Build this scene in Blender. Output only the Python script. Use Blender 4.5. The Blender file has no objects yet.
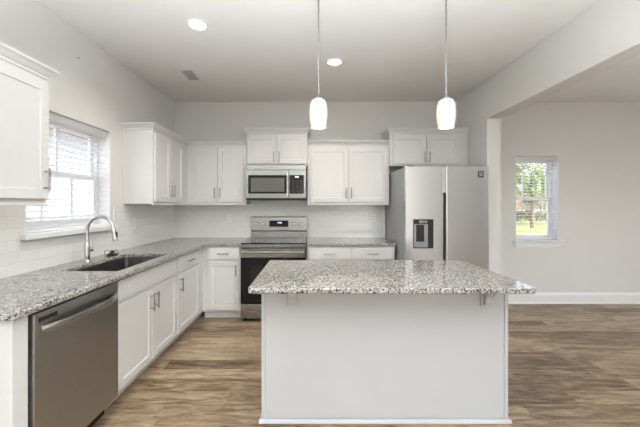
import bpy, bmesh, math, random
from mathutils import Vector, Matrix
random.seed(7)
scene = bpy.context.scene
COL = scene.collection
PI = math.pi

# ------------------------------------------------------------------ camera
cam_data = bpy.data.cameras.new('camera')
cam_data.sensor_fit = 'HORIZONTAL'
cam_data.sensor_width = 36.0
cam_data.lens = 310.0 / 640.0 * 36.0
cam_data.shift_x = 0.0109
cam_data.shift_y = -8.8 / 640.0
cam_data.clip_end = 300
cam = bpy.data.objects.new('camera', cam_data)
cam.location = (0, 0, 1.37)
cam.rotation_euler = (PI / 2, 0, 0)
COL.objects.link(cam)
scene.camera = cam

# ------------------------------------------------------------------ world, sun, fill lamps, exposure
world = bpy.data.worlds.new('sky')
scene.world = world
world.use_nodes = True
wn = world.node_tree
wn.nodes.clear()
sky = wn.nodes.new('ShaderNodeTexSky')
sky.sky_type = 'NISHITA'
sky.sun_disc = False
sky.sun_elevation = math.radians(48)
sky.sun_rotation = math.radians(150)
sky.air_density = 1.0
sky.dust_density = 3.0
bgn = wn.nodes.new('ShaderNodeBackground')
bgn.inputs['Strength'].default_value = 0.72
wo = wn.nodes.new('ShaderNodeOutputWorld')
hs = wn.nodes.new('ShaderNodeHueSaturation')
hs.inputs['Saturation'].default_value = .5
wn.links.new(sky.outputs[0], hs.inputs['Color'])
wn.links.new(hs.outputs[0], bgn.inputs[0])
wn.links.new(bgn.outputs[0], wo.inputs[0])

def light(name, kind, loc, rot, energy, color=(1, 1, 1), **kw):
    d = bpy.data.lights.new(name, kind)
    d.energy = energy
    d.color = color
    for k, v in kw.items():
        setattr(d, k, v)
    o = bpy.data.objects.new(name, d)
    o.location = loc
    o.rotation_euler = rot
    COL.objects.link(o)
    return o

light('sun', 'SUN', (8, -8, 12), (math.radians(42), 0, math.radians(38)), 2.6, (1, .95, .88), angle=math.radians(.6))
# added area lamps standing in for daylight at the unseen rear and right openings
light('rear_daylight_fill', 'AREA', (1.8, -3.42, 1.15), (math.radians(90), 0, 0), 10, (.92, .97, 1),
      shape='RECTANGLE', size=1.7, size_y=1.9)
light('side_daylight_fill', 'AREA', (5.9, 1.2, 1.5), (math.radians(90), 0, math.radians(90)), 4, (.92, .97, 1),
      shape='RECTANGLE', size=1.5, size_y=1.1)
# added upward fill lamps that brighten the ceiling; a bounced flash is only assumed
light('ceiling_fill', 'AREA', (.1, -.55, .45), (math.radians(180), 0, 0), 152, (.88, .95, 1), shape='DISK', size=1.4, spread=math.radians(125))
light('ceiling_fill', 'AREA', (4.2, 1.0, .5), (math.radians(180), 0, 0), 24, (.88, .95, 1), shape='DISK', size=.9, spread=math.radians(110))

vs = scene.view_settings
scene.display_settings.display_device = 'sRGB'
vs.view_transform = 'Standard'
vs.look = 'None'
vs.exposure = 0.48
vs.gamma = 1
vs.use_curve_mapping = False

# ------------------------------------------------------------------ materials
def mat(name):
    m = bpy.data.materials.new(name)
    m.use_nodes = True
    nt = m.node_tree
    b = nt.nodes['Principled BSDF']
    return m, nt, b

def node(nt, typ, **kw):
    n = nt.nodes.new(typ)
    for k, v in kw.items():
        if k == 'inp':
            for kk, vv in v.items():
                n.inputs[kk].default_value = vv
        else:
            setattr(n, k, v)
    return n

def ramp(nt, stops, interp='LINEAR'):
    r = nt.nodes.new('ShaderNodeValToRGB')
    cr = r.color_ramp
    cr.interpolation = interp
    while len(cr.elements) > 1:
        cr.elements.remove(cr.elements[-1])
    cr.elements[0].position = stops[0][0]
    cr.elements[0].color = (*stops[0][1], 1)
    for p, c in stops[1:]:
        e = cr.elements.new(p)
        e.color = (*c, 1)
    return r

def paint(name, col, rough=.5, var=.015, bump=0.0, scale=6, spec=.4):
    m, nt, b = mat(name)
    tc = node(nt, 'ShaderNodeTexCoord')
    n = node(nt, 'ShaderNodeTexNoise', inp={'Scale': scale, 'Detail': 3})
    nt.links.new(tc.outputs['Object'], n.inputs['Vector'])
    lo = tuple(max(0, c * (1 - var)) for c in col)
    hi = tuple(min(1, c * (1 + var)) for c in col)
    r = ramp(nt, [(.3, lo), (.7, hi)])
    nt.links.new(n.outputs['Fac'], r.inputs[0])
    nt.links.new(r.outputs[0], b.inputs['Base Color'])
    b.inputs['Roughness'].default_value = rough
    b.inputs['Specular IOR Level'].default_value = spec
    if bump:
        n2 = node(nt, 'ShaderNodeTexNoise', inp={'Scale': 180, 'Detail': 2})
        nt.links.new(tc.outputs['Object'], n2.inputs['Vector'])
        bp = node(nt, 'ShaderNodeBump', inp={'Strength': bump, 'Distance': .002})
        nt.links.new(n2.outputs['Fac'], bp.inputs['Height'])
        nt.links.new(bp.outputs[0], b.inputs['Normal'])
    return m

def metal(name, col, rough=.25, stretch=(1, 1, 60), amount=.06):
    m, nt, b = mat(name)
    tc = node(nt, 'ShaderNodeTexCoord')
    mp = node(nt, 'ShaderNodeMapping')
    mp.inputs['Scale'].default_value = stretch
    n = node(nt, 'ShaderNodeTexNoise', inp={'Scale': 8, 'Detail': 4})
    nt.links.new(tc.outputs['Object'], mp.inputs['Vector'])
    nt.links.new(mp.outputs[0], n.inputs['Vector'])
    r = ramp(nt, [(.3, tuple(c * (1 - amount) for c in col)), (.7, tuple(min(1, c * (1 + amount)) for c in col))])
    nt.links.new(n.outputs['Fac'], r.inputs[0])
    nt.links.new(r.outputs[0], b.inputs['Base Color'])
    mr = node(nt, 'ShaderNodeMapRange', inp={'From Min': .3, 'From Max': .7, 'To Min': rough * .85, 'To Max': rough * 1.15})
    nt.links.new(n.outputs['Fac'], mr.inputs[0])
    nt.links.new(mr.outputs[0], b.inputs['Roughness'])
    b.inputs['Metallic'].default_value = 1
    return m

def emis(name, col, strength):
    m, nt, b = mat(name)
    b.inputs['Base Color'].default_value = (*col, 1)
    b.inputs['Emission Color'].default_value = (*col, 1)
    b.inputs['Emission Strength'].default_value = strength
    b.inputs['Roughness'].default_value = .3
    return m

M = {}
M['wall'] = paint('greige_wall_paint', (.755, .748, .728), .75, .01, .05)
M['ceiling'] = paint('white_ceiling_paint', (.84, .835, .815), .85, .008, .08)
M['trim'] = paint('white_trim_paint', (.84, .845, .85), .35)
M['cabinet'] = paint('white_cabinet_paint', (.705, .703, .70), .35, .008)
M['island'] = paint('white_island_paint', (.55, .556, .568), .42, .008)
M['dark'] = paint('dark_gap_black', (.015, .015, .016), .5)
M['black_plastic'] = paint('black_plastic', (.02, .02, .022), .3)
M['black_glass'] = paint('black_glass', (.010, .010, .012), .08, .02, spec=.35)
M['oven_glass'] = paint('oven_window_glass', (.016, .016, .018), .06, .02, spec=.4)
M['micro_glass'] = paint('microwave_window_mesh', (.13, .13, .125), .22, .05)
M['panel_brown'] = paint('control_panel_dark', (.022, .016, .013), .18)
M['steel'] = metal('brushed_stainless_steel', (.355, .352, .345), .26, (1, 1, 220), .025)
M['steel_v'] = metal('brushed_dishwasher_steel', (.42, .418, .41), .32, (1.2, 1.2, 180), .03)
M['fridge_steel'] = metal('brushed_fridge_steel', (.59, .592, .595), .34, (.6, .6, 160), .02)
M['sink_steel'] = metal('sink_steel', (.20, .195, .19), .38, (20, 1, 1))
M['nickel'] = metal('brushed_nickel', (.34, .335, .325), .30, (1, 1, 10))
M['chrome'] = metal('polished_nickel', (.62, .61, .60), .16, (1, 1, 4), .03)
M['fridge_side'] = paint('grey_enamel_fridge_side', (.30, .305, .315), .42)
M['plastic'] = paint('white_plastic', (.83, .83, .82), .35)
M['slot'] = paint('outlet_slot_grey', (.12, .12, .12), .5)
M['blind'] = paint('white_blind_slat', (.90, .90, .90), .45)
_nt = M['blind'].node_tree
_tl = node(_nt, 'ShaderNodeBsdfTranslucent', inp={'Color': (.92, .92, .92, 1)})
_mx = node(_nt, 'ShaderNodeMixShader', inp={0: .6})
_nt.links.new(_nt.nodes['Principled BSDF'].outputs[0], _mx.inputs[1])
_nt.links.new(_tl.outputs[0], _mx.inputs[2])
_nt.links.new(_mx.outputs[0], _nt.nodes['Material Output'].inputs[0])
M['lens'] = emis('downlight_lens', (1, .95, .86), 9)
M['clock'] = emis('display_digits', (.75, .85, 1), 1.6)
M['vent_dark'] = paint('vent_backing_grey', (.50, .49, .48), .6)  # even grey of the plate behind the louvres
M['vinyl'] = paint('white_vinyl_window', (.88, .88, .885), .35)
M['burner'] = paint('burner_ring_grey', (.10, .10, .10), .25)
M['key'] = paint('dark_key', (.035, .03, .027), .35)
M['bark'] = paint('tree_bark', (.16, .11, .075), .9, .3, 0, 12)
M['road'] = paint('pale_concrete_ground', (.36, .33, .30), .9, .08, 0, 2)
M['roof'] = paint('grey_shingle_roof', (.17, .17, .18), .9, .2, 0, 8)
M['nail'] = paint('dark_nail', (.05, .05, .05), .5)

def glass_mat():
    m, nt, b = mat('window_glass')
    nt.nodes.remove(b)
    out = nt.nodes['Material Output']
    tr = node(nt, 'ShaderNodeBsdfTransparent')
    gl = node(nt, 'ShaderNodeBsdfGlossy', inp={'Roughness': .02})
    lw = node(nt, 'ShaderNodeLayerWeight', inp={'Blend': .5})
    pw = node(nt, 'ShaderNodeMath', operation='POWER'); pw.inputs[1].default_value = 4
    fr = node(nt, 'ShaderNodeMath', operation='MULTIPLY_ADD'); fr.inputs[1].default_value = .7; fr.inputs[2].default_value = .04
    nt.links.new(lw.outputs['Facing'], pw.inputs[0]); nt.links.new(pw.outputs[0], fr.inputs[0])
    mx = node(nt, 'ShaderNodeMixShader')
    nt.links.new(fr.outputs[0], mx.inputs[0])
    nt.links.new(tr.outputs[0], mx.inputs[1])
    nt.links.new(gl.outputs[0], mx.inputs[2])
    nt.links.new(mx.outputs[0], out.inputs[0])
    return m
M['glass'] = glass_mat()

def shade_mat():
    m, nt, b = mat('frosted_opal_glass')
    b.inputs['Base Color'].default_value = (.70, .66, .58, 1)
    b.inputs['Roughness'].default_value = .25
    tc = node(nt, 'ShaderNodeTexCoord')
    sp = node(nt, 'ShaderNodeSeparateXYZ')
    nt.links.new(tc.outputs['Generated'], sp.inputs[0])
    r = ramp(nt, [(0, (1, .93, .80)), (.35, (1, .84, .62)), (.6, (1, .82, .60)), (1, (1, .86, .68))])
    nt.links.new(sp.outputs['Z'], r.inputs[0])
    nt.links.new(r.outputs[0], b.inputs['Emission Color'])
    b.inputs['Emission Strength'].default_value = .24
    return m
M['shade'] = shade_mat()
M['bulb'] = emis('lamp_bulb', (1, .88, .68), 1.3)

def granite():
    m, nt, b = mat('speckled_granite')
    tc = node(nt, 'ShaderNodeTexCoord')
    v1 = node(nt, 'ShaderNodeTexVoronoi', inp={'Scale': 165})
    v2 = node(nt, 'ShaderNodeTexVoronoi', inp={'Scale': 100})
    n1 = node(nt, 'ShaderNodeTexNoise', inp={'Scale': 80, 'Detail': 4, 'Roughness': .65})
    n2 = node(nt, 'ShaderNodeTexNoise', inp={'Scale': 100, 'Detail': 3, 'Distortion': .6})
    for v in (v1, v2, n1, n2):
        nt.links.new(tc.outputs['Object'], v.inputs['Vector'])
    s1 = node(nt, 'ShaderNodeSeparateColor')
    nt.links.new(v1.outputs['Color'], s1.inputs[0])
    r1 = ramp(nt, [(0, (.03, .029, .028)), (.16, (.13, .125, .12)), (.30, (.30, .275, .25)), (.48, (.42, .40, .375)), (.70, (.49, .475, .455)), (.88, (.60, .59, .58))], 'CONSTANT')
    nt.links.new(s1.outputs[0], r1.inputs[0])
    s2 = node(nt, 'ShaderNodeSeparateColor')
    nt.links.new(v2.outputs['Color'], s2.inputs[0])
    r2 = ramp(nt, [(0, (.06, .058, .055)), (.18, (.33, .28, .24)), (.36, (.46, .44, .41)), (.7, (.53, .52, .50))], 'CONSTANT')
    nt.links.new(s2.outputs[0], r2.inputs[0])
    mx = node(nt, 'ShaderNodeMixRGB', blend_type='MIX')
    rr = ramp(nt, [(.42, (0, 0, 0)), (.58, (1, 1, 1))])
    nt.links.new(n1.outputs['Fac'], rr.inputs[0])
    nt.links.new(rr.outputs[0], mx.inputs[0])
    nt.links.new(r1.outputs[0], mx.inputs[1])
    nt.links.new(r2.outputs[0], mx.inputs[2])
    rb = ramp(nt, [(.55, (0, 0, 0)), (.60, (1, 1, 1))])
    nt.links.new(n2.outputs['Fac'], rb.inputs[0])
    mx2 = node(nt, 'ShaderNodeMixRGB', blend_type='MIX')
    nt.links.new(rb.outputs[0], mx2.inputs[0])
    nt.links.new(mx.outputs[0], mx2.inputs[1])
    mx2.inputs[2].default_value = (.05, .047, .045, 1)
    nt.links.new(mx2.outputs[0], b.inputs['Base Color'])
    b.inputs['Roughness'].default_value = .09
    b.inputs['Specular IOR Level'].default_value = .5
    return m
M['granite'] = granite()

def floor_mat():
    m, nt, b = mat('oak_vinyl_plank')
    L = nt.links
    tc = node(nt, 'ShaderNodeTexCoord')
    sp = node(nt, 'ShaderNodeSeparateXYZ')
    L.new(tc.outputs['Object'], sp.inputs[0])
    def mth(op, a, bb=None):
        n = node(nt, 'ShaderNodeMath', operation=op)
        for i, v in enumerate((a, bb)):
            if v is None: continue
            if isinstance(v, (int, float)): n.inputs[i].default_value = v
            else: L.new(v, n.inputs[i])
        return n.outputs[0]
    yr = mth('DIVIDE', sp.outputs['Y'], .152)
    row = mth('FLOOR', yr)
    fy = mth('FRACT', yr)
    wn1 = node(nt, 'ShaderNodeTexWhiteNoise', noise_dimensions='1D')
    L.new(row, wn1.inputs['W'])
    xo = mth('ADD', mth('DIVIDE', sp.outputs['X'], 1.22), mth('MULTIPLY', wn1.outputs['Value'], 7.3))
    colm = mth('FLOOR', xo)
    fx = mth('FRACT', xo)
    cb = node(nt, 'ShaderNodeCombineXYZ')
    L.new(row, cb.inputs[0]); L.new(colm, cb.inputs[1])
    wn2 = node(nt, 'ShaderNodeTexWhiteNoise', noise_dimensions='3D')
    L.new(cb.outputs[0], wn2.inputs['Vector'])
    # grain, offset for every plank
    mp = node(nt, 'ShaderNodeCombineXYZ')
    L.new(mth('ADD', mth('MULTIPLY', sp.outputs['X'], 2.6), mth('MULTIPLY', wn2.outputs['Value'], 37.0)), mp.inputs[0])
    L.new(mth('MULTIPLY', sp.outputs['Y'], 16), mp.inputs[1])
    L.new(mth('MULTIPLY', row, 3.7), mp.inputs[2])
    g1 = node(nt, 'ShaderNodeTexNoise', inp={'Scale': 1.3, 'Detail': 6, 'Roughness': .62, 'Distortion': .8})
    L.new(mp.outputs[0], g1.inputs['Vector'])
    g2 = node(nt, 'ShaderNodeTexNoise', inp={'Scale': 6.5, 'Detail': 4, 'Roughness': .6})
    L.new(mp.outputs[0], g2.inputs['Vector'])
    r = ramp(nt, [(.20, (.10, .062, .036)), (.40, (.205, .140, .085)), (.56, (.33, .240, .155)), (.80, (.50, .385, .265))])
    mixv = mth('ADD', mth('MULTIPLY', g1.outputs['Fac'], .80), mth('MULTIPLY', g2.outputs['Fac'], .20))
    v = mth('ADD', mth('ADD', mth('MULTIPLY', mth('SUBTRACT', mixv, .5), 1.55), .5), mth('MULTIPLY', mth('SUBTRACT', wn2.outputs['Value'], .5), .32))
    L.new(v, r.inputs[0])
    seam = mth('MAXIMUM', mth('LESS_THAN', fy, .014), mth('LESS_THAN', fx, .002))
    mx = node(nt, 'ShaderNodeMixRGB', blend_type='MULTIPLY')
    L.new(mth('MULTIPLY', seam, .5), mx.inputs[0])
    L.new(r.outputs[0], mx.inputs[1])
    mx.inputs[2].default_value = (.25, .2, .15, 1)
    L.new(mx.outputs[0], b.inputs['Base Color'])
    b.inputs['Roughness'].default_value = .42
    b.inputs['Specular IOR Level'].default_value = .45
    return m
M['floor'] = floor_mat()

def tile_mat(name, axis):
    m, nt, b = mat(name)
    L = nt.links
    tc = node(nt, 'ShaderNodeTexCoord')
    sp = node(nt, 'ShaderNodeSeparateXYZ')
    cb = node(nt, 'ShaderNodeCombineXYZ')
    L.new(tc.outputs['Object'], sp.inputs[0])
    L.new(sp.outputs[axis], cb.inputs[0])
    zs = node(nt, 'ShaderNodeMath', operation='SUBTRACT')
    L.new(sp.outputs['Z'], zs.inputs[0]); zs.inputs[1].default_value = .914
    L.new(zs.outputs[0], cb.inputs[1])
    br = node(nt, 'ShaderNodeTexBrick')
    br.inputs['Scale'].default_value = 1
    br.inputs['Brick Width'].default_value = .155
    br.inputs['Row Height'].default_value = .0765
    br.inputs['Mortar Size'].default_value = .0016
    br.inputs['Mortar Smooth'].default_value = .2
    br.inputs['Color1'].default_value = (.82, .82, .815, 1)
    br.inputs['Color2'].default_value = (.79, .79, .785, 1)
    br.inputs['Mortar'].default_value = (.70, .70, .69, 1)
    L.new(cb.outputs[0], br.inputs['Vector'])
    L.new(br.outputs['Color'], b.inputs['Base Color'])
    inv = node(nt, 'ShaderNodeMath', operation='SUBTRACT'); inv.inputs[0].default_value = 1
    L.new(br.outputs['Fac'], inv.inputs[1])
    bp = node(nt, 'ShaderNodeBump', inp={'Strength': .25, 'Distance': .002})
    L.new(inv.outputs[0], bp.inputs['Height'])
    L.new(bp.outputs[0], b.inputs['Normal'])
    b.inputs['Roughness'].default_value = .14
    return m
M['tile_y'] = tile_mat('white_subway_tile_side', 'Y')
M['tile_x'] = tile_mat('white_subway_tile_back', 'X')

def lap_mat():
    m, nt, b = mat('pale_lap_siding')
    tc = node(nt, 'ShaderNodeTexCoord')
    w = node(nt, 'ShaderNodeTexWave', wave_type='BANDS', bands_direction='Z', wave_profile='SAW', inp={'Scale': 1.75})
    nt.links.new(tc.outputs['Object'], w.inputs['Vector'])
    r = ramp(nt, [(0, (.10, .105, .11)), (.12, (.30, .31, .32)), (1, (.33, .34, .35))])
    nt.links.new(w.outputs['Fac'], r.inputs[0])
    nt.links.new(r.outputs[0], b.inputs['Base Color'])
    b.inputs['Roughness'].default_value = .7
    return m
M['siding'] = lap_mat()

def leaf_mat(name, c1, c2):
    m, nt, b = mat(name)
    g = node(nt, 'ShaderNodeNewGeometry')
    n = node(nt, 'ShaderNodeTexNoise', inp={'Scale': 2.2, 'Detail': 3})
    nt.links.new(g.outputs['Position'], n.inputs['Vector'])
    r = ramp(nt, [(.35, c1), (.65, c2)])
    nt.links.new(n.outputs['Fac'], r.inputs[0])
    nt.links.new(r.outputs[0], b.inputs['Base Color'])
    b.inputs['Roughness'].default_value = .6
    return m
M['leaf'] = leaf_mat('green_leaves', (.06, .115, .02), (.20, .27, .055))
M['leaf_dark'] = leaf_mat('dark_hedge_leaves', (.05, .07, .03), (.15, .15, .07))
M['leaf_rust'] = leaf_mat('rust_autumn_leaves', (.24, .11, .05), (.38, .23, .11))
M['lawn'] = leaf_mat('yellow_green_lawn', (.18, .20, .04), (.27, .27, .08))

# ------------------------------------------------------------------ mesh helpers
def link(name, bm, m, parent=None, loc=None, rotz=None, smooth=False, bevel=0, seg=2):
    bmesh.ops.recalc_face_normals(bm, faces=bm.faces)
    me = bpy.data.meshes.new(name)
    bm.to_mesh(me)
    bm.free()
    me.materials.append(m if not isinstance(m, str) else M[m])
    if smooth:
        for p in me.polygons: p.use_smooth = True
        try: me.set_sharp_from_angle(angle=math.radians(40))
        except Exception: pass
    o = bpy.data.objects.new(name, me)
    COL.objects.link(o)
    if parent: o.parent = parent
    if loc: o.location = loc
    if rotz is not None: o.rotation_euler = (0, 0, rotz)
    if bevel:
        md = o.modifiers.new('bevel', 'BEVEL')
        md.width = bevel; md.segments = seg; md.limit_method = 'ANGLE'; md.angle_limit = math.radians(40)
    return o

def B(): return bmesh.new()

def box(bm, x0, x1, y0, y1, z0, z1):
    v = [bm.verts.new((x, y, z)) for x in (x0, x1) for y in (y0, y1) for z in (z0, z1)]
    for f in ((0, 1, 3, 2), (4, 6, 7, 5), (0, 4, 5, 1), (2, 3, 7, 6), (0, 2, 6, 4), (1, 5, 7, 3)):
        bm.faces.new([v[i] for i in f])
    return bm

def tube(bm, pts, r, seg=12, cap=True):
    pts = [Vector(p) for p in pts]
    n = len(pts)
    rs = r if isinstance(r, (list, tuple)) else [r] * n
    rings = []
    up = None
    for i, p in enumerate(pts):
        t = (pts[min(i + 1, n - 1)] - pts[max(i - 1, 0)]).normalized()
        if up is None:
            up = Vector((0, 0, 1)) if abs(t.z) < .9 else Vector((0, 1, 0))
        a = t.cross(up)
        if a.length < 1e-4: a = t.cross(Vector((1, 0, 0)))
        a.normalize(); b = a.cross(t).normalized(); up = b
        rings.append([bm.verts.new(p + (a * math.cos(2 * PI * k / seg) + b * math.sin(2 * PI * k / seg)) * rs[i]) for k in range(seg)])
    for i in range(n - 1):
        for k in range(seg):
            bm.faces.new((rings[i][k], rings[i][(k + 1) % seg], rings[i + 1][(k + 1) % seg], rings[i + 1][k]))
    if cap:
        bm.faces.new(rings[0]); bm.faces.new(rings[-1])
    return bm

def lathe(bm, prof, seg=28, c=(0, 0, 0), cap=True):
    rings = []
    for r, z in prof:
        rings.append([bm.verts.new((c[0] + r * math.cos(2 * PI * k / seg), c[1] + r * math.sin(2 * PI * k / seg), c[2] + z)) for k in range(seg)])
    for i in range(len(rings) - 1):
        for k in range(seg):
            bm.faces.new((rings[i][k], rings[i][(k + 1) % seg], rings[i + 1][(k + 1) % seg], rings[i + 1][k]))
    if cap:
        bm.faces.new(rings[0]); bm.faces.new(rings[-1])
    return bm

def prism(bm, poly, axis, a, b):
    """extrude a 2D polygon along an axis: 'x' -> poly is (y,z), 'y' -> (x,z), 'z' -> (x,y)"""
    def P(u, v, t):
        return {'x': (t, u, v), 'y': (u, t, v), 'z': (u, v, t)}[axis]
    A = [bm.verts.new(P(u, v, a)) for u, v in poly]
    C = [bm.verts.new(P(u, v, b)) for u, v in poly]
    n = len(poly)
    bm.faces.new(A); bm.faces.new(C)
    for i in range(n):
        bm.faces.new((A[i], A[(i + 1) % n], C[(i + 1) % n], C[i]))
    return bm

def cells(bm, xs, ys, z0, z1, keep, swap=None):
    """one solid slab made of grid cells with some left out; swap maps (u,v,t)->xyz"""
    f = swap or (lambda u, v, t: (u, v, t))
    V = {}
    def g(i, j, k):
        if (i, j, k) not in V: V[(i, j, k)] = bm.verts.new(f(xs[i], ys[j], (z0, z1)[k]))
        return V[(i, j, k)]
    nx, ny = len(xs) - 1, len(ys) - 1
    K = lambda i, j: 0 <= i < nx and 0 <= j < ny and keep(i, j)
    for i in range(nx):
        for j in range(ny):
            if not K(i, j): continue
            for k in (0, 1):
                bm.faces.new((g(i, j, k), g(i + 1, j, k), g(i + 1, j + 1, k), g(i, j + 1, k)))
            for (di, dj, a, b) in ((-1, 0, (i, j), (i, j + 1)), (1, 0, (i + 1, j), (i + 1, j + 1)), (0, -1, (i, j), (i + 1, j)), (0, 1, (i, j + 1), (i + 1, j + 1))):
                if not K(i + di, j + dj):
                    bm.faces.new((g(*a, 0), g(*b, 0), g(*b, 1), g(*a, 1)))
    bmesh.ops.dissolve_limit(bm, angle_limit=.01, verts=bm.verts, edges=bm.edges)
    return bm

def thing(name, label=None, cat=None, loc=(0, 0, 0), rotz=0, group=None, kind=None):
    o = bpy.data.objects.new(name, None)
    o.empty_display_size = .1
    COL.objects.link(o)
    o.location = loc; o.rotation_euler = (0, 0, rotz)
    return tag(o, label, cat, group, kind)

def tag(o, label=None, cat=None, group=None, kind=None):
    if label: o['label'] = label
    if cat: o['category'] = cat
    if group: o['group'] = group
    if kind: o['kind'] = kind
    return o

def struct(name, bm, m, parent=None, **kw):
    o = link(name, bm, m, parent, **kw)
    if not parent: o['kind'] = 'structure'
    return o

# ------------------------------------------------------------------ room shell
XL, XR, YB, YR, ZC = -1.925, 6.0, 4.30, -3.5, 2.80
struct('floor', box(B(), XL - .2, XR + .2, YR - .2, YB + .2, -.10, 0), 'floor')
struct('ceiling', box(B(), XL - .2, XR + .2, YR - .2, YB + .2, ZC, ZC + .15), 'ceiling')
# left wall with the window over the sink
W1 = (2.07, 2.95, 1.175, 2.06)     # y0,y1,z0,z1
struct('wall_left', cells(B(), [YR, W1[0], W1[1], YB + .2], [0, W1[2], W1[3], ZC], XL - .18, XL,
       lambda i, j: not (i == 1 and j == 1), lambda u, v, t: (t, u, v)), 'wall')
W2 = (2.81, 3.41, .862, 2.045)     # x0,x1,z0,z1
struct('wall_back', cells(B(), [XL - .18, W2[0], W2[1], XR], [0, W2[2], W2[3], ZC], YB, YB + .2,
       lambda i, j: not (i == 1 and j == 1), lambda u, v, t: (u, t, v)), 'wall')
# rear wall (behind the camera) and right wall, each with an unseen opening sized to limit sky light
struct('wall_rear', cells(B(), [XL - .18, .9, 2.7, XR], [0, .12, 2.15, ZC], YR - .15, YR,
       lambda i, j: not (i == 1 and j == 1), lambda u, v, t: (u, t, v)), 'wall')
struct('wall_right', cells(B(), [YR, .4, 2.0, YB + .2], [0, .9, 2.1, ZC], XR, XR + .15,
       lambda i, j: not (i == 1 and j == 1), lambda u, v, t: (t, u, v)), 'wall')
# divider wall beside the fridge with the dropped header running on towards the camera
XD0, XD1, YD, ZH = 2.0, 2.155, 3.56, 2.36
bm = B()
prism(bm, [(YB, 0), (YD, 0), (YD, ZH), (YR, ZH), (YR, ZC), (YB, ZC)], 'x', XD0, XD1)
struct('wall_divider', bm, 'wall')
# baseboards
def baseboard(name, p0, p1, axis, out):
    bm = B()
    h = .15
    poly = [(0, 0), (.024, 0), (.024, .014), (.015, .022), (.015, h - .03), (.010, h - .012), (.006, h), (0, h)]
    poly = [(p[0] * out, p[1]) for p in poly]
    if axis == 'x':
        prism(bm, [(p0[1] + u, v) for u, v in poly], 'x', p0[0], p1)
    else:
        prism(bm, [(p0[0] + u, v) for u, v in poly], 'y', p0[1], p1)
    return struct(name, bm, 'trim')
baseboard('baseboard_back', (XD1, YB), XR, 'x', -1)
baseboard('baseboard_divider', (XD1, YD), YB - .024, 'y', 1)
# tile backsplashes, z .914 -> 1.37
tz0, tz1, tt = .9145, 1.372, .009
struct('trim_1', cells(B(), [1.31, W1[0] - .04, W1[1] + .04, YB - tt], [tz0, W1[2] - .05, tz1], XL, XL + tt,
       lambda i, j: not (i == 1 and j == 1), lambda u, v, t: (t, u, v)), 'tile_y')
struct('trim_2', box(B(), XL, .992, YB - tt, YB, tz0, tz1 + .06), 'tile_x')
struct('trim_3', box(B(), .968, .995, YB - .022, YB - .0095, .9145, 1.371), 'trim', bevel=.002)

# ------------------------------------------------------------------ windows
def sash_window(parent, w, h, d, muntins_top, muntins_bot, horiz):
    """local x 0..w, z 0..h; interior at -y; frame is set back between y=0 and y=d"""
    bm = B()
    fw = .035
    for (a, b, c, e) in ((0, fw, 0, h), (w - fw, w, 0, h), (fw, w - fw, 0, fw), (fw, w - fw, h - fw, h)):
        box(bm, a, b, 0, d, c, e)
    link('window_frame', bm, 'vinyl', parent, bevel=.003)
    mid = h * .5
    for nm, z0, z1, y0, mu in (('lower_sash', fw, mid + .02, d * .12, muntins_bot), ('upper_sash', mid - .02, h - fw, d * .55, muntins_top)):
        s = .03
        bm = B()
        y1 = y0 + d * .35
        for (a, b, c, e) in ((fw, fw + s, z0, z1), (w - fw - s, w - fw, z0, z1), (fw + s, w - fw - s, z0, z0 + .04), (fw + s, w - fw - s, z1 - .04, z1)):
            box(bm, a, b, y0, y1, c, e)
        so = link(nm, bm, 'vinyl', parent, bevel=.002)
        bm = B()
        ym = (y0 + y1) / 2
        for f in mu:
            x = fw + s + (w - 2 * fw - 2 * s) * f
            box(bm, x - .010, x + .010, ym - .008, ym + .008, z0 + .04, z1 - .04)
        for f in horiz:
            z = z0 + (z1 - z0) * f
            box(bm, fw + s, w - fw - s, ym - .007, ym + .007, z - .008, z + .008)
        link('muntin', bm, 'vinyl', so)
        link('pane', box(B(), fw + s, w - fw - s, ym - .002, ym + .002, z0 + .04, z1 - .04), 'glass', so)

def blind(label, w, h, loc, rotz, tilt, drop):
    t = thing('window_blind', label, 'window blind', loc, rotz, 'white slatted window blinds')
    bm = B()
    box(bm, .004, w - .004, -.03, .03, h - .055, h - .002)
    link('headrail', bm, 'blind', t, bevel=.003)
    bm = B()
    sp, sw = .0435, .050
    z = h - .085
    ca, sa = math.cos(tilt), math.sin(tilt)
    while z > drop + .04:
        pr = []
        for u, v in ((-sw / 2, 0), (0, .003), (sw / 2, 0), (sw / 2, -.003), (0, 0), (-sw / 2, -.003)):
            pr.append((u * ca - v * sa, z + u * sa + v * ca))
        prism(bm, pr, 'x', .006, w - .006)
        z -= sp
    link('slats', bm, 'blind', t)
    link('bottom_rail', box(B(), .006, w - .006, -.024, .024, drop, drop + .018), 'blind', t, bevel=.003)
    for fx in (.14, .86):
        bm = B()
        for y in (-.028, .028):
            tube(bm, [(w * fx, y, drop + .01), (w * fx, y, h - .05)], .0011, 6)
        link('ladder_cord', bm, 'blind', t)
    return t

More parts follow.
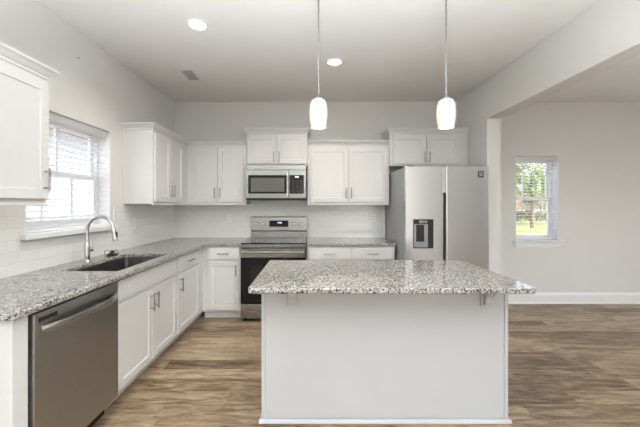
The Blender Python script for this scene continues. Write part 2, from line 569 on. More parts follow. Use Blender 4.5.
# window 1: left wall, interior faces +x.  local x -> +y, local -y -> +x : rotz = 90deg
w1 = thing('window_1', kind='structure', loc=(XL - .11, W1[0], W1[2]), rotz=PI / 2)
sash_window(w1, W1[1] - W1[0], W1[3] - W1[2], .065, [.5], [.27, .66], [])
bm = B()
box(bm, -.045, W1[1] - W1[0] + .035, -.165, -.1115, -.038, 0)
box(bm, .001, W1[1] - W1[0] - .001, -.1115, 0, -.0005, .012)
link('window_sill', bm, 'trim', w1, bevel=.004)
bm = B()
_h, _w = W1[3] - W1[2], W1[1] - W1[0]
box(bm, .0005, .010, -.108, -.0005, .013, _h - .0005)
link('added_reveal_lining', bm, 'trim', w1)  # white lining added so the reveal looks blown out by daylight
link('added_reveal_lining', box(B(), _w - .010, _w - .0005, -.108, -.0005, .013, _h - .0005), 'trim', w1)
blind('white slatted blind in the window above the kitchen sink', W1[1] - W1[0] - .026, W1[3] - W1[2] - .015,
      (XL - .052, W1[0] + .013, W1[2] + .014), PI / 2, math.radians(3), .075)
# window 2: back wall, interior faces -y
w2 = thing('window_2', kind='structure', loc=(W2[0], YB + .11, W2[2]))
sash_window(w2, W2[1] - W2[0], W2[3] - W2[2], .07, [.3], [.02], [])
bm = B()
ww = W2[1] - W2[0]
box(bm, -.045, ww + .045, -.165, -.1105, -.004, .018)
box(bm, .001, ww - .001, -.1105, 0, .0005, .016)
link('window_sill', bm, 'trim', w2, bevel=.004)
_h = W2[3] - W2[2]
link('added_reveal_lining', box(B(), .0005, .010, -.108, -.0005, .0185, _h - .0005), 'trim', w2)  # reveal lined in white to stand in for bright daylight on it
link('added_reveal_lining', box(B(), ww - .010, ww - .0005, -.108, -.0005, .0185, _h - .0005), 'trim', w2)
bm = B()
prism(bm, [(-.02, -.006), (ww + .02, -.006), (ww + .008, -.085), (-.008, -.085)], 'y', -.127, -.1105)
link('window_apron', bm, 'trim', w2, bevel=.004)
blind('white slatted blind in the back wall window right of the fridge', ww - .026, W2[3] - W2[2] - .022,
      (W2[0] + .013, YB + .048, W2[2] + .018), 0, math.radians(-2), .008)

# ------------------------------------------------------------------ cabinets (local: x across, front faces -y, z up)
def shaker(bm, x0, x1, y, z0, z1, rail=.055, t=.019, rec=.007):
    """shaker panel, front plane at y (facing -y), thickness t behind it"""
    ix0, ix1, iz0, iz1 = x0 + rail, x1 - rail, z0 + rail, z1 - rail
    b = .004
    box_v = lambda xx, yy, zz: bm.verts.new((xx, yy, zz))
    def ring(a0, a1, c0, c1, yy):
        return [box_v(a0, yy, c0), box_v(a1, yy, c0), box_v(a1, yy, c1), box_v(a0, yy, c1)]
    r0 = ring(x0, x1, z0, z1, y + t)
    r1 = ring(x0, x1, z0, z1, y + .0015)
    r2 = ring(x0 + .0015, x1 - .0015, z0 + .0015, z1 - .0015, y)
    r3 = ring(ix0, ix1, iz0, iz1, y)
    r4 = ring(ix0 + b, ix1 - b, iz0 + b, iz1 - b, y + rec)
    rs = [r0, r1, r2, r3, r4]
    bm.faces.new(r0)
    for a, c in zip(rs, rs[1:]):
        for k in range(4):
            bm.faces.new((a[k], a[(k + 1) % 4], c[(k + 1) % 4], c[k]))
    bm.faces.new(r4)
    return bm

def handle(parent, x, y, z, L=.135, vert=True):
    bm = B()
    st = .032
    h = L / 2
    if vert:
        tube(bm, [(x, y - st, z - h), (x, y - st, z + h)], .006, 10)
        for s in (-1, 1):
            tube(bm, [(x, y, z + s * h * .72), (x, y - st, z + s * h * .72)], .0045, 8)
    else:
        tube(bm, [(x - h, y - st, z), (x + h, y - st, z)], .006, 10)
        for s in (-1, 1):
            tube(bm, [(x + s * h * .72, y, z), (x + s * h * .72, y - st, z)], .0045, 8)
    return link('handle', bm, 'nickel', parent, smooth=True)

def door(parent, x0, x1, yf, z0, z1, hx=None, hz=None, m='cabinet'):
    o = link('door', shaker(B(), x0, x1, yf, z0, z1), m, parent)
    if hx is not None: handle(o, hx, yf, hz)
    return o

def drawer(parent, x0, x1, yf, z0, z1, pull=True, name='drawer'):
    bm = B()
    shaker(bm, x0, x1, yf, z0, z1, rail=.006, rec=-.0005)
    o = link(name, bm, 'cabinet', parent)
    if pull: handle(o, (x0 + x1) / 2, yf, (z0 + z1) / 2, .135, False)
    return o

def crown(parent, x0, x1, yb, yf, z, out=.045, h=.066, left=True, right=True):
    prof = [(0, 0), (.006, .004), (.006, .018), (.014, .022), (.032, .044), (out - .003, .052), (out, .056), (out, h)]
    bm = B()
    rings = []
    for o, dz in prof:
        a = x0 - (o if left else 0); b = x1 + (o if right else 0); c = yf - o
        rings.append([bm.verts.new((a, yb, z + dz)), bm.verts.new((b, yb, z + dz)), bm.verts.new((b, c, z + dz)), bm.verts.new((a, c, z + dz))])
    for a, c in zip(rings, rings[1:]):
        for k in range(4): bm.faces.new((a[k], a[(k + 1) % 4], c[(k + 1) % 4], c[k]))
    bm.faces.new(rings[0]); bm.faces.new(rings[-1])
    return link('crown_moulding', bm, 'cabinet', parent)

G_W = 'white wall cabinets'
G_B = 'white base cabinets'
DT = .0195
def wall_cabinet(label, loc, rotz, w, z0, z1, depth=.305, doors=2, mleft=.028, mright=.028, hz=.115, rail=True, cl=True, cr=True,
                 hside=None, name='wall_cabinet'):
    t = thing(name, label, 'wall cabinet', (loc[0], loc[1], z0), rotz, G_W)
    h = z1 - z0
    link('body', box(B(), 0, w, -depth, -.0015, 0, h), 'cabinet', t, bevel=.0015)
    yf = -depth - DT - .001
    a, b = mleft, w - mright
    zb, zt = .026, h - .022
    if doors == 2:
        c = (a + b) / 2
        door(t, a, c - .003, yf, zb, zt, c - .034, zb + hz)
        door(t, c + .003, b, yf, zb, zt, c + .034, zb + hz)
    else:
        door(t, a, b, yf, zb, zt, (b - .034) if hside != 'l' else a + .034, zb + hz)
    crown(t, 0, w, -.0015, -depth, h + .0005, left=cl, right=cr)
    if rail:
        bm = B()
        box(bm, 0, w, -depth - .008, -depth + .012, -.012, -.0005)
        link('light_rail', bm, 'cabinet', t, bevel=.002)
    return t

U0, U1, U2 = 1.374, 2.126, 2.285
yw = YB - tt - .0005   # back face plane of things on the tiled wall
# near left cabinet (cut by the frame)
wall_cabinet('white wall cabinet left of the sink window, cut off by the left edge', (XL, 1.425, 0), PI / 2, .46, U0 + .004, U1, doors=1, mright=.006, mleft=.02)
# corner cabinet on the left wall
t = wall_cabinet('two-door white wall cabinet on the left wall in the room corner', (XL, 3.135, 0), PI / 2, YB - .003 - 3.135, U0 + .004, U1,
                 mleft=.018, mright=YB - .003 - 3.82, cr=False)
# cabinets on the back wall
wall_cabinet('two-door white wall cabinet on the back wall, left of the microwave', (XL + .3055, YB - .002, 0), 0, .757, U0 + .004, U1, mleft=.067, cl=False, cr=False)
wall_cabinet('taller white wall cabinet mounted directly over the microwave', (-.858, YB - .002, 0), 0, .785, 1.868, U2, doors=2, hz=.085, rail=False)
wall_cabinet('wide two-door white wall cabinet between the microwave and the fridge', (-.070, YB - .002, 0), 0, 1.050, U0 + .004, U1, mleft=.035, mright=.035, cl=False, cr=False)
wall_cabinet('short white wall cabinet mounted above the stainless fridge', (.985, YB - .002, 0), 0, 1.008, 1.868, U2, doors=2, hz=.085, rail=False, mleft=.045, mright=.11, cr=False)

def base_cabinet(label, loc, rotz, w, style, x0=0, x1=None, ext=0, group=G_B, toe=True):
    """x0..x1 = face area; body spans 0..w"""
    t = thing('base_cabinet', label, 'base cabinet', (loc[0], loc[1], 0), rotz, group)
    D = .61
    x1 = w if x1 is None else x1
    if style == 'sink':
        b_ = box(B(), 0, w, -D, -.002, .102, .660)
        box(b_, 0, .06, -D, -.002, .660, .8825); box(b_, w - .045, w, -D, -.002, .660, .8825)
        box(b_, .06, w - .045, -D, -D + .018, .660, .8825)
        bmesh.ops.remove_doubles(b_, verts=b_.verts, dist=1e-5)
        link('body', b_, 'cabinet', t)
    else:
        link('body', box(B(), 0, w, -D, -.002, .102, .8825), 'cabinet', t, bevel=.0015)
    if toe: link('toe_kick', box(B(), 0, w, -D + .075, -D + .095, .0005, .1015), 'cabinet', t)
    yf = -D - DT - .001
    g = .014
    zd0, zd1, zr0, zr1 = .125, .698, .722, .862
    if style == 'sink':
        drawer(t, x0 + g, x1 - g, yf, zr0, zr1, False, 'false_drawer_front')
        c = (x0 + x1) / 2
        door(t, x0 + g, c - .003, yf, zd0, zd1, c - .034, zd1 - .105)
        door(t, c + .003, x1 - g, yf, zd0, zd1, c + .034, zd1 - .105)
    elif style == 'left':     # handle on the left
        drawer(t, x0 + g, x1 - g, yf, zr0, zr1)
        door(t, x0 + g, x1 - g, yf, zd0, zd1, x0 + g + .036, zd1 - .105)
    elif style == 'right':
        drawer(t, x0 + g, x1 - g, yf, zr0, zr1)
        door(t, x0 + g, x1 - g, yf, zd0, zd1, x1 - g - .032, zd1 - .105)
    elif style == 'pair':
        c = (x0 + x1) / 2
        drawer(t, x0 + g + .01, c - .012, yf, zr0, zr1)
        drawer(t, c + .012, x1 - g - .01, yf, zr0, zr1)
        door(t, x0 + g + .01, c - .012, yf, zd0, zd1, c - .045, zd1 - .105)
        door(t, c + .012, x1 - g - .01, yf, zd0, zd1, c + .045, zd1 - .105)
    return t

# left run
base_cabinet('white sink base cabinet right of the dishwasher with two doors and a blank top panel', (XL, 2.045, 0), PI / 2, .920, 'sink', group=G_B)
base_cabinet('white corner base cabinet right of the sink base with one drawer and one door', (XL, 2.966, 0), PI / 2, YB - .003 - 2.966, 'left', 0, .585)
t = base_cabinet('narrow white base cabinet on the back wall left of the range', (XL + .611, YB - .001, 0), 0, .455, 'right', .058, .452)
base_cabinet('white base cabinet with two drawers right of the range', (-.072, YB - .001, 0), 0, 1.045, 'pair')
# end panel by the dishwasher
e = link('end_panel', box(B(), XL + .002, -1.285, 1.325, 1.398, .0005, .8825), 'cabinet', bevel=.002)
tag(e, 'white cabinet end panel at the near end of the left run beside the dishwasher', 'cabinet panel')

# ------------------------------------------------------------------ countertops
CT0, CT1 = .8835, .914
xs = [XL + .0015, -1.745, -1.345, -1.25, -.853]
ys = [1.295, 2.135, 2.885, YB - .65, YB - .0015]
def keepL(i, j):
    if i == 3: return j == 3
    if i == 1 and j == 1: return False
    return True
ct = link('countertop', cells(B(), xs, ys, CT0, CT1, keepL), 'granite', bevel=.005, seg=3)
tag(ct, 'L-shaped speckled granite countertop around the sink and left corner', 'countertop', 'speckled granite countertops')
ct = link('countertop', box(B(), -.078, .978, YB - .65, YB - .0015, CT0, CT1), 'granite', bevel=.005, seg=3)
tag(ct, 'short speckled granite countertop between the range and the fridge', 'countertop', 'speckled granite countertops')

# island
IX0, IX1, IY0, IY1 = -.358, 1.228, 1.686, 2.556
def rrect(x0, x1, y0, y1, r, n=6):
    P = []
    for cx, cy, a0 in ((x1 - r, y1 - r, 0), (x0 + r, y1 - r, 90), (x0 + r, y0 + r, 180), (x1 - r, y0 + r, 270)):
        for k in range(n + 1):
            a = math.radians(a0 + 90 * k / n)
            P.append((cx + r * math.cos(a), cy + r * math.sin(a)))
    return P
ct = link('island_countertop', prism(B(), rrect(IX0, IX1, IY0, IY1, .03), 'z', CT0, CT1), 'granite', bevel=.006, seg=3, smooth=True)
tag(ct, 'large speckled granite slab on top of the kitchen island', 'countertop', 'speckled granite countertops')

isl = thing('kitchen_island', 'white panelled kitchen island standing in front of the range', 'kitchen island', (.45, 2.22, 0))
def iloc(bm):
    for v in bm.verts: v.co -= Vector((.45, 2.22, 0))
    return bm
bx0, bx1, by0, by1 = -.325, 1.230, 1.955, 2.535
link('body', iloc(box(B(), bx0 + .004, bx1 - .004, by0 + .006, by1, .0005, .8825)), 'island', isl, bevel=.002)
for a, b_ in ((bx0, bx0 + .022), (bx1 - .022, bx1)):
    link('corner_trim', iloc(box(B(), a, b_, by0 - .002, by0 + .02, .0005, .8825)), 'island', isl, bevel=.002)
bm = B()
poly = [(0, 0), (.016, 0), (.015, .006), (.010, .013), (.004, .018), (0, .019)]
prism(bm, [(by0 - .002 - u, v + .0005) for u, v in poly], 'x', bx0 - .015, bx1 + .015)
prism(bm, [(bx0 - u, v + .0005) for u, v in poly], 'y', by0 - .012, by1)
prism(bm, [(bx1 + u, v + .0005) for u, v in poly], 'y', by0 - .012, by1)
link('shoe_moulding', iloc(bm), 'island', isl)
for cx in (-.133, 1.090):
    bm = B()
    yw_, zt = by0 + .005, .8825
    box(bm, cx - .034, cx + .034, yw_ - .014, yw_, zt - .150, zt)
    arm = [(yw_ - .0142, zt), (yw_ - .16, zt), (yw_ - .16, zt - .030)]
    for k in range(9):
        a = math.radians(90 * k / 8)
        arm.append((yw_ - .045 - .105 * (1 - math.sin(a)), zt - .035 - .085 * (1 - math.cos(a))))
    arm.append((yw_ - .040, zt - .135)); arm.append((yw_ - .0142, zt - .142))
    prism(bm, arm, 'x', cx - .022, cx + .022)
    link('corbel', iloc(bm), 'island', isl, bevel=.002)
# doors on the far side of the island
for k in range(3):
    a = bx0 + .02 + k * .506
    c = B()
    shaker(c, a, a + .49, 0, .125, .862)
    for v in c.verts: v.co = Vector((v.co.x, by1 + .020 - v.co.y, v.co.z))
    link('door', iloc(c), 'island', isl)

# ------------------------------------------------------------------ sink and faucet
SX0, SX1, SY0, SY1 = -1.745, -1.345, 2.135, 2.885
sk = thing('kitchen_sink', 'undermount stainless steel sink bowl set into the granite below the window', 'sink', ((SX0 + SX1) / 2, 2.51, .68))
def sloc(bm):
    for v in bm.verts: v.co -= Vector(((SX0 + SX1) / 2, 2.51, .68))
    return bm
bm = B()
o_, zt, zb = .004, .8832, .69
def rp(x0, x1, y0, y1, r, z): return [bm.verts.new((x, y, z)) for x, y in rrect(x0, x1, y0, y1, r, 4)]
R = [rp(SX0 - .012, SX1 + .012, SY0 - .012, SY1 + .012, .03, zt - .001),
     rp(SX0 - o_, SX1 + o_, SY0 - o_, SY1 + o_, .03, zt - .001),
     rp(SX0 + .006, SX1 - .006, SY0 + .006, SY1 - .006, .03, zb + .02),
     rp(SX0 + .03, SX1 - .03, SY0 + .03, SY1 - .03, .03, zb)]
for a, c in zip(R, R[1:]):
    n = len(a)
    for k in range(n): bm.faces.new((a[k], a[(k + 1) % n], c[(k + 1) % n], c[k]))
bm.faces.new(R[-1])
link('basin', sloc(bm), 'sink_steel', sk, smooth=True)
bm = B()
lathe(bm, [(.001, .003), (.03, .003), (.043, .006), (.045, .001)], 24, (-1.56, 2.51, zb))
link('drain', sloc(bm), 'chrome', sk, smooth=True)

FX, FY = -1.80, 2.47
fc = thing('faucet', 'brushed nickel gooseneck pull-down faucet standing behind the sink', 'faucet', (FX, FY, CT1 + .0005))
bm = B()
lathe(bm, [(.030, 0), (.030, .006), (.024, .012), (.022, .02)], 24)
link('base', bm, 'chrome', fc, smooth=True)
bm = B()
lathe(bm, [(.020, .018), (.0205, .12), (.019, .15), (.0145, .158)], 24)
link('column', bm, 'chrome', fc, smooth=True)
pts = [(0, 0, .155), (0, 0, .235)]
r_ = .105
for k in range(15):
    a = math.radians(180 - 165 * k / 14)
    pts.append((r_ + r_ * math.cos(a), 0, .25 + r_ * math.sin(a) * 1.05))
ex = pts[-1]
link('spout', tube(B(), pts, .0125, 14), 'chrome', fc, smooth=True)
bm = B()
d = Vector((.17, 0, -1)).normalized()
e0 = Vector(ex)
tube(bm, [e0, e0 + d * .012, e0 + d * .06, e0 + d * .105, e0 + d * .118], [.0125, .015, .0175, .019, .016], 16)
link('spray_head', bm, 'chrome', fc, smooth=True)
bm = B()
box(bm, e0.x + .024, e0.x + .034, -.007, .007, e0.z - .085, e0.z - .04)
link('spray_button', bm, 'black_plastic', fc, bevel=.002)
bm = B()
tube(bm, [(0, .015, .085), (0, .055, .088)], [.013, .013], 14)
tube(bm, [(0, .050, .088), (.004, .056, .12), (.008, .060, .175)], [.007, .006, .005], 10)
link('lever', bm, 'chrome', fc, smooth=True)

# small black and chrome fitting beside the faucet
ft = thing('sink_strainer', 'small black and chrome sink strainer standing behind the sink beyond the faucet', 'sink strainer', (-1.805, 2.79, CT1 + .0005))
bm = B()
lathe(bm, [(.046, 0), (.050, .008), (.040, .016), (.020, .022), (.016, .036), (.020, .042), (.010, .046)], 22)
link('rubber_stopper', bm, 'black_plastic', ft, smooth=True)
for s in (-1, 1):
    bm = B()
    pts = []
    for k in range(13):
        a = math.radians(-60 + 300 * k / 12)
        pts.append((s * .044 + .020 * math.cos(a) , -.01, .027 + .022 * math.sin(a)))
    tube(bm, pts, .004, 8)
    link('chrome_ring', bm, 'chrome', ft, smooth=True)

# ------------------------------------------------------------------ dishwasher
dw = thing('dishwasher', 'stainless steel dishwasher with a curved bar handle in the left run', 'dishwasher', (XL, 1.408, 0), PI / 2)
w = .627
link('body', box(B(), .008, w - .008, -.60, -.02, .10, .868), 'dark', dw)
link('door', box(B(), .006, w - .006, -.652, -.602, .118, .868), 'steel_v', dw, bevel=.006, seg=3)
link('toe_kick', box(B(), .008, w - .008, -.56, -.54, .001, .10), 'dark', dw)
bm = B()
n = 18
pts = []
for k in range(n + 1):
    u = k / n
    pts.append((.035 + (w - .07) * u, -.655 - .048 * (1 - abs(2 * u - 1) ** 3.0) , .785))
# flattened bar
for z_, y_ in ((0, 0),):
    rings = []
    for p in pts:
        rings.append([bm.verts.new((p[0], p[1] + dy, p[2] + dz)) for dy, dz in ((.009, -.016), (-.004, -.019), (-.010, -.010), (-.010, .010), (-.004, .019), (.009, .016))])
    for a, c in zip(rings, rings[1:]):
        for k in range(6): bm.faces.new((a[k], a[(k + 1) % 6], c[(k + 1) % 6], c[k]))
    bm.faces.new(rings[0]); bm.faces.new(rings[-1])
link('handle', bm, 'steel', dw, smooth=True)
bm = B()
box(bm, .03, .135, -.6535, -.6519, .822, .842)
link('vent_grille', bm, 'panel_brown', dw)

# ------------------------------------------------------------------ range
rg = thing('range', 'stainless steel electric range with black oven door standing on the back wall', 'range', (-.465, YB - .012, 0))
hw = .380
def RY(y): return -(y)       # depth out from wall
link('body', box(B(), -hw + .003, hw - .003, -.64, -.02, .03, .905), 'dark', rg)
link('side_panel', box(B(), -hw, -hw + .0028, -.64, -.02, .03, .905), 'steel', rg)
link('side_panel', box(B(), hw - .0028, hw, -.64, -.02, .03, .905), 'steel', rg)
link('cooktop', box(B(), -hw, hw, -.655, -.075, .9055, .921), 'black_glass', rg, bevel=.003)
for (x, y, r) in ((-.19, -.23, .075), (.19, -.23, .09), (-.19, -.49, .10), (.19, -.49, .075)):
    bm = B()
    lathe(bm, [(r, 0), (r, .0004), (r - .004, .0004), (r - .004, 0)], 36, (x, y, .9212), cap=False)
    link('burner_ring', bm, 'burner', rg)
# backguard
bm = B()
prism(bm, [(-.018, .922), (-.075, .922), (-.072, 1.005), (-.018, 1.005)], 'x', -hw, hw)
link('backguard_base', bm, 'steel', rg, bevel=.002)
bm = B()
prism(bm, [(-.018, 1.020), (-.088, 1.020), (-.076, 1.198), (-.066, 1.208), (-.018, 1.208)], 'x', -hw, hw)
bg = link('backguard', bm, 'steel', rg, bevel=.003)
link('backguard_seam', box(B(), -hw + .003, hw - .003, -.07, -.02, 1.0052, 1.0198), 'dark', rg)
def bgy(z): return -.088 + (z - 1.02) * (.012 / .178)
bm = B()
prism(bm, [(bgy(1.070) - .003, 1.070), (bgy(1.155) - .003, 1.155), (bgy(1.155) + .002, 1.155), (bgy(1.070) + .002, 1.070)], 'x', -.128, .130)
dp = link('display', bm, 'black_glass', rg)
fcv = bpy.data.curves.new('digits', 'FONT'); fcv.body = '12:00'; fcv.size = .026; fcv.extrude = .0004; fcv.align_x = 'CENTER'; fcv.align_y = 'CENTER'
tmp = bpy.data.objects.new('tmp', fcv); COL.objects.link(tmp)
bpy.context.view_layer.update()
me = bpy.data.meshes.new_from_object(tmp.evaluated_get(bpy.context.evaluated_depsgraph_get()))
bpy.data.objects.remove(tmp)
me.materials.clear(); me.materials.append(M['clock'])
o = bpy.data.objects.new('clock_digits', me); COL.objects.link(o); o.parent = dp
o.location = (.012, bgy(1.125) - .0036, 1.125); o.rotation_euler = (PI / 2 - .067, 0, 0)
for x in (-.298, -.205, .205, .300):
    zc = 1.110
    bm = B()
    y = bgy(zc)
    tube(bm, [(x, y + .002, zc), (x, y - .010, zc - .0015), (x, y - .024, zc - .004), (x, y - .027, zc - .0042)], [.024, .023, .020, .017], 20)
    k = link('knob', bm, 'chrome', rg, smooth=True)
    link('knob_mark', box(B(), x - .0015, x + .0015, y - .0285, y - .0268, zc - .004, zc + .014), 'dark', k)
# front: control strip, door with bar handle, drawer
link('front_strip', box(B(), -hw, hw, -.672, -.641, .868, .9045), 'steel', rg, bevel=.003)
od = link('oven_door', box(B(), -hw + .002, hw - .002, -.683, -.642, .215, .860), 'black_glass', rg, bevel=.003)
link('door_band', box(B(), -hw + .002, hw - .002, -.6855, -.6832, .755, .858), 'steel', od, bevel=.002)
link('oven_window', box(B(), -.27, .27, -.6845, -.6832, .33, .66), 'oven_glass', od)
bm = B()
tube(bm, [(-hw + .02, -.735, .825), (hw - .02, -.735, .825)], .013, 14)
for x in (-hw + .05, hw - .05):
    box(bm, x - .012, x + .012, -.735, -.6857, .815, .835)
link('handle', bm, 'steel', od, smooth=True)
link('warming_drawer', box(B(), -hw + .002, hw - .002, -.680, -.642, .045, .208), 'steel', rg, bevel=.004)
for x in (-hw + .04, hw - .04):
    for y in (-.60, -.06):
        link('foot', lathe(B(), [(.016, .0005), (.016, .012), (.008, .014), (.008, .0305)], 12, (x, y, 0)), 'dark', rg)

# ------------------------------------------------------------------ microwave
mw = thing('microwave', 'stainless over-the-range microwave under the taller wall cabinet', 'microwave', (-.465, YB - .012, 1.428))
H = .436
link('body', box(B(), -hw, hw, -.385, -.001, .008, H), 'dark', mw)
link('vent_band', box(B(), -hw, hw, -.412, -.386, H - .058, H), 'steel', mw, bevel=.003)
sx = .128   # door / panel split
dr = link('door', box(B(), -hw, sx + .030, -.416, -.386, .022, H - .061), 'steel', mw, bevel=.003)
link('window_surround', box(B(), -.345, sx + .012, -.4185, -.4162, .080, .312), 'black_glass', dr, bevel=.001)
link('window', box(B(), -.312, sx - .020, -.4198, -.4186, .104, .276), 'micro_glass', dr)
bm = B()
tube(bm, [(sx + .018, -.452, .04), (sx + .018, -.452, H - .075)], .009, 12)
for z in (.07, H - .105):
    box(bm, sx + .011, sx + .025, -.452, -.4162, z - .008, z + .008)
link('handle', bm, 'chrome', dr, smooth=True)
link('control_panel', box(B(), sx + .033, hw, -.416, -.386, .022, H - .061), 'steel', mw, bevel=.003)
kp = link('keypad', box(B(), sx + .042, hw - .030, -.4180, -.4162, .080, .312), 'panel_brown', mw)
link('clock_display', box(B(), sx + .115, sx + .155, -.4190, -.4181, .282, .296), 'clock', kp)
for i in range(3):
    for j in range(5):
        x = sx + .075 + i * .050; z = .105 + j * .031
        link('key', box(B(), x, x + .028, -.4187, -.4181, z, z + .012), 'key', kp)
link('underside_grille', box(B(), -hw + .01, hw - .01, -.405, -.02, 0, .0075), 'black_plastic', mw)

# ------------------------------------------------------------------ refrigerator
rf = thing('refrigerator', 'stainless side-by-side refrigerator with a water dispenser in its left door', 'refrigerator', (1.0, YB - .03, 0))
FD = YB - .03 - 3.37
FW, FH = .922, 1.792
link('body', box(B(), 0, FW, -FD + .075, 0, .02, FH - .012), 'fridge_side', rf, bevel=.004)
link('toe_grille', box(B(), .01, FW - .01, -FD + .06, -FD + .074, .01, .06), 'dark', rf)
def fdoor(x0, x1, nm='door'):
    o = link(nm, box(B(), x0, x1, -FD, -FD + .066, .065, FH), 'fridge_steel', rf, bevel=.012, seg=4)
    return o
dx = .403
ld = fdoor(.002, dx); rd = fdoor(dx + .044, FW - .002)
# gap column with pocket handles
link('handle_pocket', box(B(), dx + .0006, dx + .0434, -FD + .030, -FD + .074, .07, FH - .006), 'dark', rf)
link('handle_grip', box(B(), dx + .0006, dx + .022, -FD + .004, -FD + .029, 1.50, FH - .006), 'fridge_steel', rf, bevel=.003)
link('handle_grip', box(B(), dx + .0006, dx + .016, -FD + .010, -FD + .029, .07, 1.4995), 'fridge_steel', rf, bevel=.003)
link('handle_grip', box(B(), dx + .0224, dx + .0434, -FD + .004, -FD + .029, 1.50, FH - .006), 'fridge_steel', rf, bevel=.003)
for x in (.03, FW - .10):
    link('hinge_cover', box(B(), x, x + .07, -FD + .01, -FD + .16, FH + .0005, FH + .012), 'fridge_side', rf, bevel=.003)
# dispenser: black surround with recessed bay
x0, x1, z0, z1 = .088, .308, .895, 1.212
bm = B()
yo = -FD - .004
for (a, b_, c, d_) in ((x0, x0 + .008, z0, z1), (x1 - .060, x1, z0, z1), (x0 + .008, x1 - .06, z1 - .052, z1), (x0 + .008, x1 - .06, z0, z0 + .012)):
    box(bm, a, b_, yo, -FD - .0002, c, d_)
ds = link('dispenser', bm, 'black_plastic', ld)
link('dispenser_bay', box(B(), x0 + .008, x1 - .06, -FD - .0018, -FD - .0002, z0 + .012, z1 - .052), 'fridge_side', ds)
link('dispenser_paddle', box(B(), x0 + .032, x0 + .118, -FD - .0075, -FD - .002, z0 + .075, z1 - .06), 'black_plastic', ds, bevel=.002)
link('dispenser_display', box(B(), x0 + .065, x0 + .152, yo - .0012, yo - .0002, z1 - .042, z1 - .014), 'steel', ds)
link('drip_tray', box(B(), x0 + .010, x1 - .062, -FD - .012, -FD - .002, z0 + .013, z0 + .045), 'fridge_side', ds, bevel=.002)
# badge: dark square with light strokes
bx, bz = .793, 1.667
bd = link('badge', box(B(), bx, bx + .060, -FD - .002, -FD - .0002, bz, bz + .068), 'dark', rd)
bm = B()
y0_, y1_ = -FD - .003, -FD - .0021
for (a, b_, c, d_) in ((.012, .028, .050, .056), (.010, .016, .036, .056), (.012, .028, .034, .040), (.022, .028, .014, .038), (.010, .026, .012, .018),
                       (.038, .044, .012, .056), (.032, .040, .050, .056)):
    box(bm, bx + a, bx + b_, y0_, y1_, bz + c, bz + d_)
link('badge_mark', bm, 'plastic', bd)

# ------------------------------------------------------------------ outlets
def outlet(label, loc, rotz):
    t = thing('wall_outlet', label, 'outlet', loc, rotz, 'white wall outlets')
    link('cover_plate', box(B(), -.036, .036, -.006, -.0003, -.058, .058), 'plastic', t, bevel=.002)
    for s in (-1, 1):
        so = link('socket', box(B(), -.017, .017, -.0085, -.0062, s * .022 - .014, s * .022 + .014), 'plastic', t, bevel=.001)
        bm = B()
        for x in (-.007, .007): box(bm, x - .0012, x + .0012, -.0089, -.0086, s * .022 - .004, s * .022 + .006)
        link('slots', bm, 'slot', so)
outlet('white outlet on the tiled left wall between the sink window and the corner', (XL + tt, 3.30, 1.17), PI / 2)
outlet('white outlet on the back wall tiles left of the range', (-1.155, YB - tt, 1.185), 0)
outlet('white outlet on the back wall tiles between the range and fridge', (.835, YB - tt, 1.185), 0)
outlet('white outlet low on the back wall at the right edge, above the baseboard', (4.575, YB, .385), 0)
nl = link('wall_nail', tube(B(), [(0, 0, 0), (.012, 0, 0), (.013, 0, 0)], [.003, .003, .006], 8), 'nail', loc=(XL + .0005, 2.53, 2.567))
tag(nl, 'small dark nail in the bare left wall above the window', 'nail')

# ------------------------------------------------------------------ ceiling fittings
def pendant(label, x, y):
    t = thing('pendant_lamp', label, 'pendant lamp', (x, y, 1.888), 0, 'pendant lamps over the island')
    zt = ZC - 1.888
    link('ceiling_canopy', lathe(B(), [(.060, zt - .0005), (.060, zt - .006), (.045, zt - .010), (.010, zt - .012)], 24), 'nickel', t, smooth=True)
    link('rod', tube(B(), [(0, 0, .20), (0, 0, zt - .011)], .0055, 10), 'nickel', t, smooth=True)
    link('socket_cap', lathe(B(), [(.030, .186), (.030, .194), (.018, .200), (.011, .215), (.0075, .222)], 20), 'nickel', t, smooth=True)
    bm = B()
    lathe(bm, [(.048, .0), (.053, .02), (.0585, .055), (.061, .09), (.060, .12), (.055, .155), (.045, .180), (.030, .188), (.028, .186), (.043, .177), (.052, .153), (.057, .12), (.058, .09), (.0555, .055), (.050, .02), (.046, .001), (.048, 0)], 32, cap=False)
    link('lamp_shade', bm, 'shade', t, smooth=True)
    bm = B()
    lathe(bm, [(.002, .055), (.020, .062), (.028, .08), (.026, .10), (.014, .13), (.013, .17)], 18)
    link('bulb', bm, 'bulb', t, smooth=True)
    l = light('pendant_glow', 'POINT', (x, y, 1.87), (0, 0, 0), 2.0, (1, .84, .62), shadow_soft_size=.04)
pendant('left white glass pendant lamp hanging over the island', .037, 2.08)
pendant('right white glass pendant lamp hanging over the island', .893, 2.08)

def downlight(label, x, y):
    t = thing('recessed_downlight', label, 'ceiling light', (x, y, ZC), 0, 'recessed ceiling downlights')
    link('trim_ring', lathe(B(), [(.085, -.0005), (.083, -.005), (.066, -.008), (.064, -.003)], 32, cap=False), 'trim', t, smooth=True)
    link('lens', lathe(B(), [(.001, -.0035), (.064, -.0035), (.064, -.001)], 32, cap=False), 'lens', t)
    l = light('downlight_beam', 'AREA', (x, y, ZC - .012), (0, 0, 0), 7, (1, .93, .82), shape='DISK', size=.12)
    l.data.spread = math.radians(140)
downlight('round recessed downlight in the ceiling nearer the left wall', -.915, 2.46)
downlight('round recessed downlight in the ceiling between the pendants', .215, 3.10)

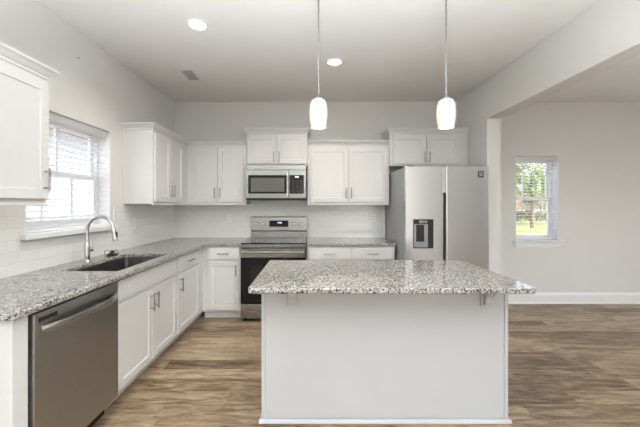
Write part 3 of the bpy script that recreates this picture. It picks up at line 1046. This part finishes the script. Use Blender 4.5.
vt = thing('ceiling_vent', 'small white ceiling air vent near the left back corner', 'vent', (-1.353, 3.42, ZC))
bm = B()
cells(bm, [-.085, -.060, .060, .085], [-.15, -.125, .125, .15], -.008, -.0005, lambda i, j: not (i == 1 and j == 1))
link('frame', bm, 'trim', vt, bevel=.001)
link('backing', box(B(), -.06, .06, -.125, .125, -.003, -.0006), 'vent_dark', vt)
bm = B()
for k in range(8):
    y = -.108 + k * .031
    prism(bm, [(y, -.009), (y + .012, -.0035), (y + .013, -.0045), (y + .001, -.010)], 'x', -.06, .06)
link('louvre', bm, 'trim', vt)

# ------------------------------------------------------------------ outside
struct('ground', box(B(), -60, 90, -30, 120, -.6, -.40), 'road')
gl = link('lawn', box(B(), 6, 60, 18.5, 95, -.3995, -.37), 'lawn')
tag(gl, 'yellow green lawn beyond the back wall window', 'lawn', kind='stuff')
def foliage(bm, c, rad, n, size, rnd):
    for _ in range(n):
        while True:
            p = Vector((rnd.uniform(-1, 1), rnd.uniform(-1, 1), rnd.uniform(-1, 1)))
            if .25 < p.length < 1: break
        p = Vector((p.x * rad[0], p.y * rad[1], p.z * rad[2])) + Vector(c)
        u = Vector((rnd.uniform(-1, 1), rnd.uniform(-1, 1), rnd.uniform(-1, 1))).normalized()
        w_ = u.orthogonal().normalized()
        s = size * rnd.uniform(.6, 1.3)
        vs_ = [bm.verts.new(p + u * s), bm.verts.new(p + w_ * s * .45), bm.verts.new(p - u * s), bm.verts.new(p - w_ * s * .45)]
        bm.faces.new(vs_)
def tree(label, x, y, h, r, m, rnd, n=1500, name='tree', cat='tree', group='trees outside the window'):
    t = thing(name, label, cat, (x, y, -.40), 0, group)
    bm = B()
    t.location.z = -.352
    tube(bm, [(0, 0, 0), (.05, 0, h * .35), (-.04, .03, h * .7)], [.14, .10, .05], 8)
    for k in range(5):
        a = k * 1.3
        z = h * (.3 + .08 * k)
        tube(bm, [(0, 0, z), (math.cos(a) * r * .6, math.sin(a) * r * .6, z + h * .2)], [.05, .015], 6)
    link('trunk', bm, 'bark', t)
    bm = B()
    for k in range(7):
        a = rnd.uniform(0, 6.28); q = rnd.uniform(0, .6) * r
        foliage(bm, (math.cos(a) * q, math.sin(a) * q, h * rnd.uniform(.42, .85)), (r * .55, r * .55, h * .19), n // 7, .13, rnd)
    link('crown', bm, m, t)
rnd = random.Random(3)
tree('green tree seen through the back window, nearest to its left edge', 13.2, 20.5, 6.4, 1.9, 'leaf', rnd, 2100)
tree('green tree seen through the back window, in the middle of the view', 16.6, 23.5, 6.0, 1.9, 'leaf', rnd, 2100)
tree('low green tree seen through the back window, at its right side', 19.4, 25.5, 4.6, 1.8, 'leaf', rnd, 1800)
for k, (x, y) in enumerate(((21.3, 34), (26, 35.5), (30.8, 36.5), (16.5, 37))):
    lab = ['rust coloured tree far behind the green trees, left of centre', 'rust coloured tree far behind the green trees, right of centre', 'rust coloured tree farthest right in the distance', 'rust coloured tree farthest left in the distance'][k]
    tree(lab, x, y, 3.6, 2.2, 'leaf_rust', rnd, 1500, group='rust coloured trees in the distance')
hb = B()
for k in range(9):
    foliage(hb, (-5.0 + k * 1.25, 0, .62), (.95, .7, .62), 420, .12, rnd)
hg = link('hedge', hb, 'leaf_dark', loc=(20.5, 28.6, -.22))
tag(hg, 'dark clipped hedge crossing the lawn outside the back window', 'hedge')

# neighbouring house beyond the sink window
nh = thing('neighbour_house', 'pale grey sided house seen through the window above the sink', 'house', (-8.2, 9, -.40))
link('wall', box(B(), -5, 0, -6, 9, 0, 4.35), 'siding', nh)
bm = B()
prism(bm, [(-5.5, 4.35), (.4, 4.35), (-2.5, 5.7)], 'y', -6.4, 9.4)
link('roof', bm, 'roof', nh)
link('eave_trim', box(B(), .002, .42, -6.4, 9.4, 4.20, 4.348), 'trim', nh)
for y in (-4.0, 4.6):
    wf = link('window', cells(B(), [y, y + .08, y + .92, y + 1.0], [1.2, 1.28, 2.72, 2.8], .002, .06, lambda i, j: not (i == 1 and j == 1), lambda u, v, t_: (t_, u, v)), 'trim', nh)
    link('pane', box(B(), .004, .02, y + .08, y + .92, 1.28, 2.72), 'black_glass', wf)
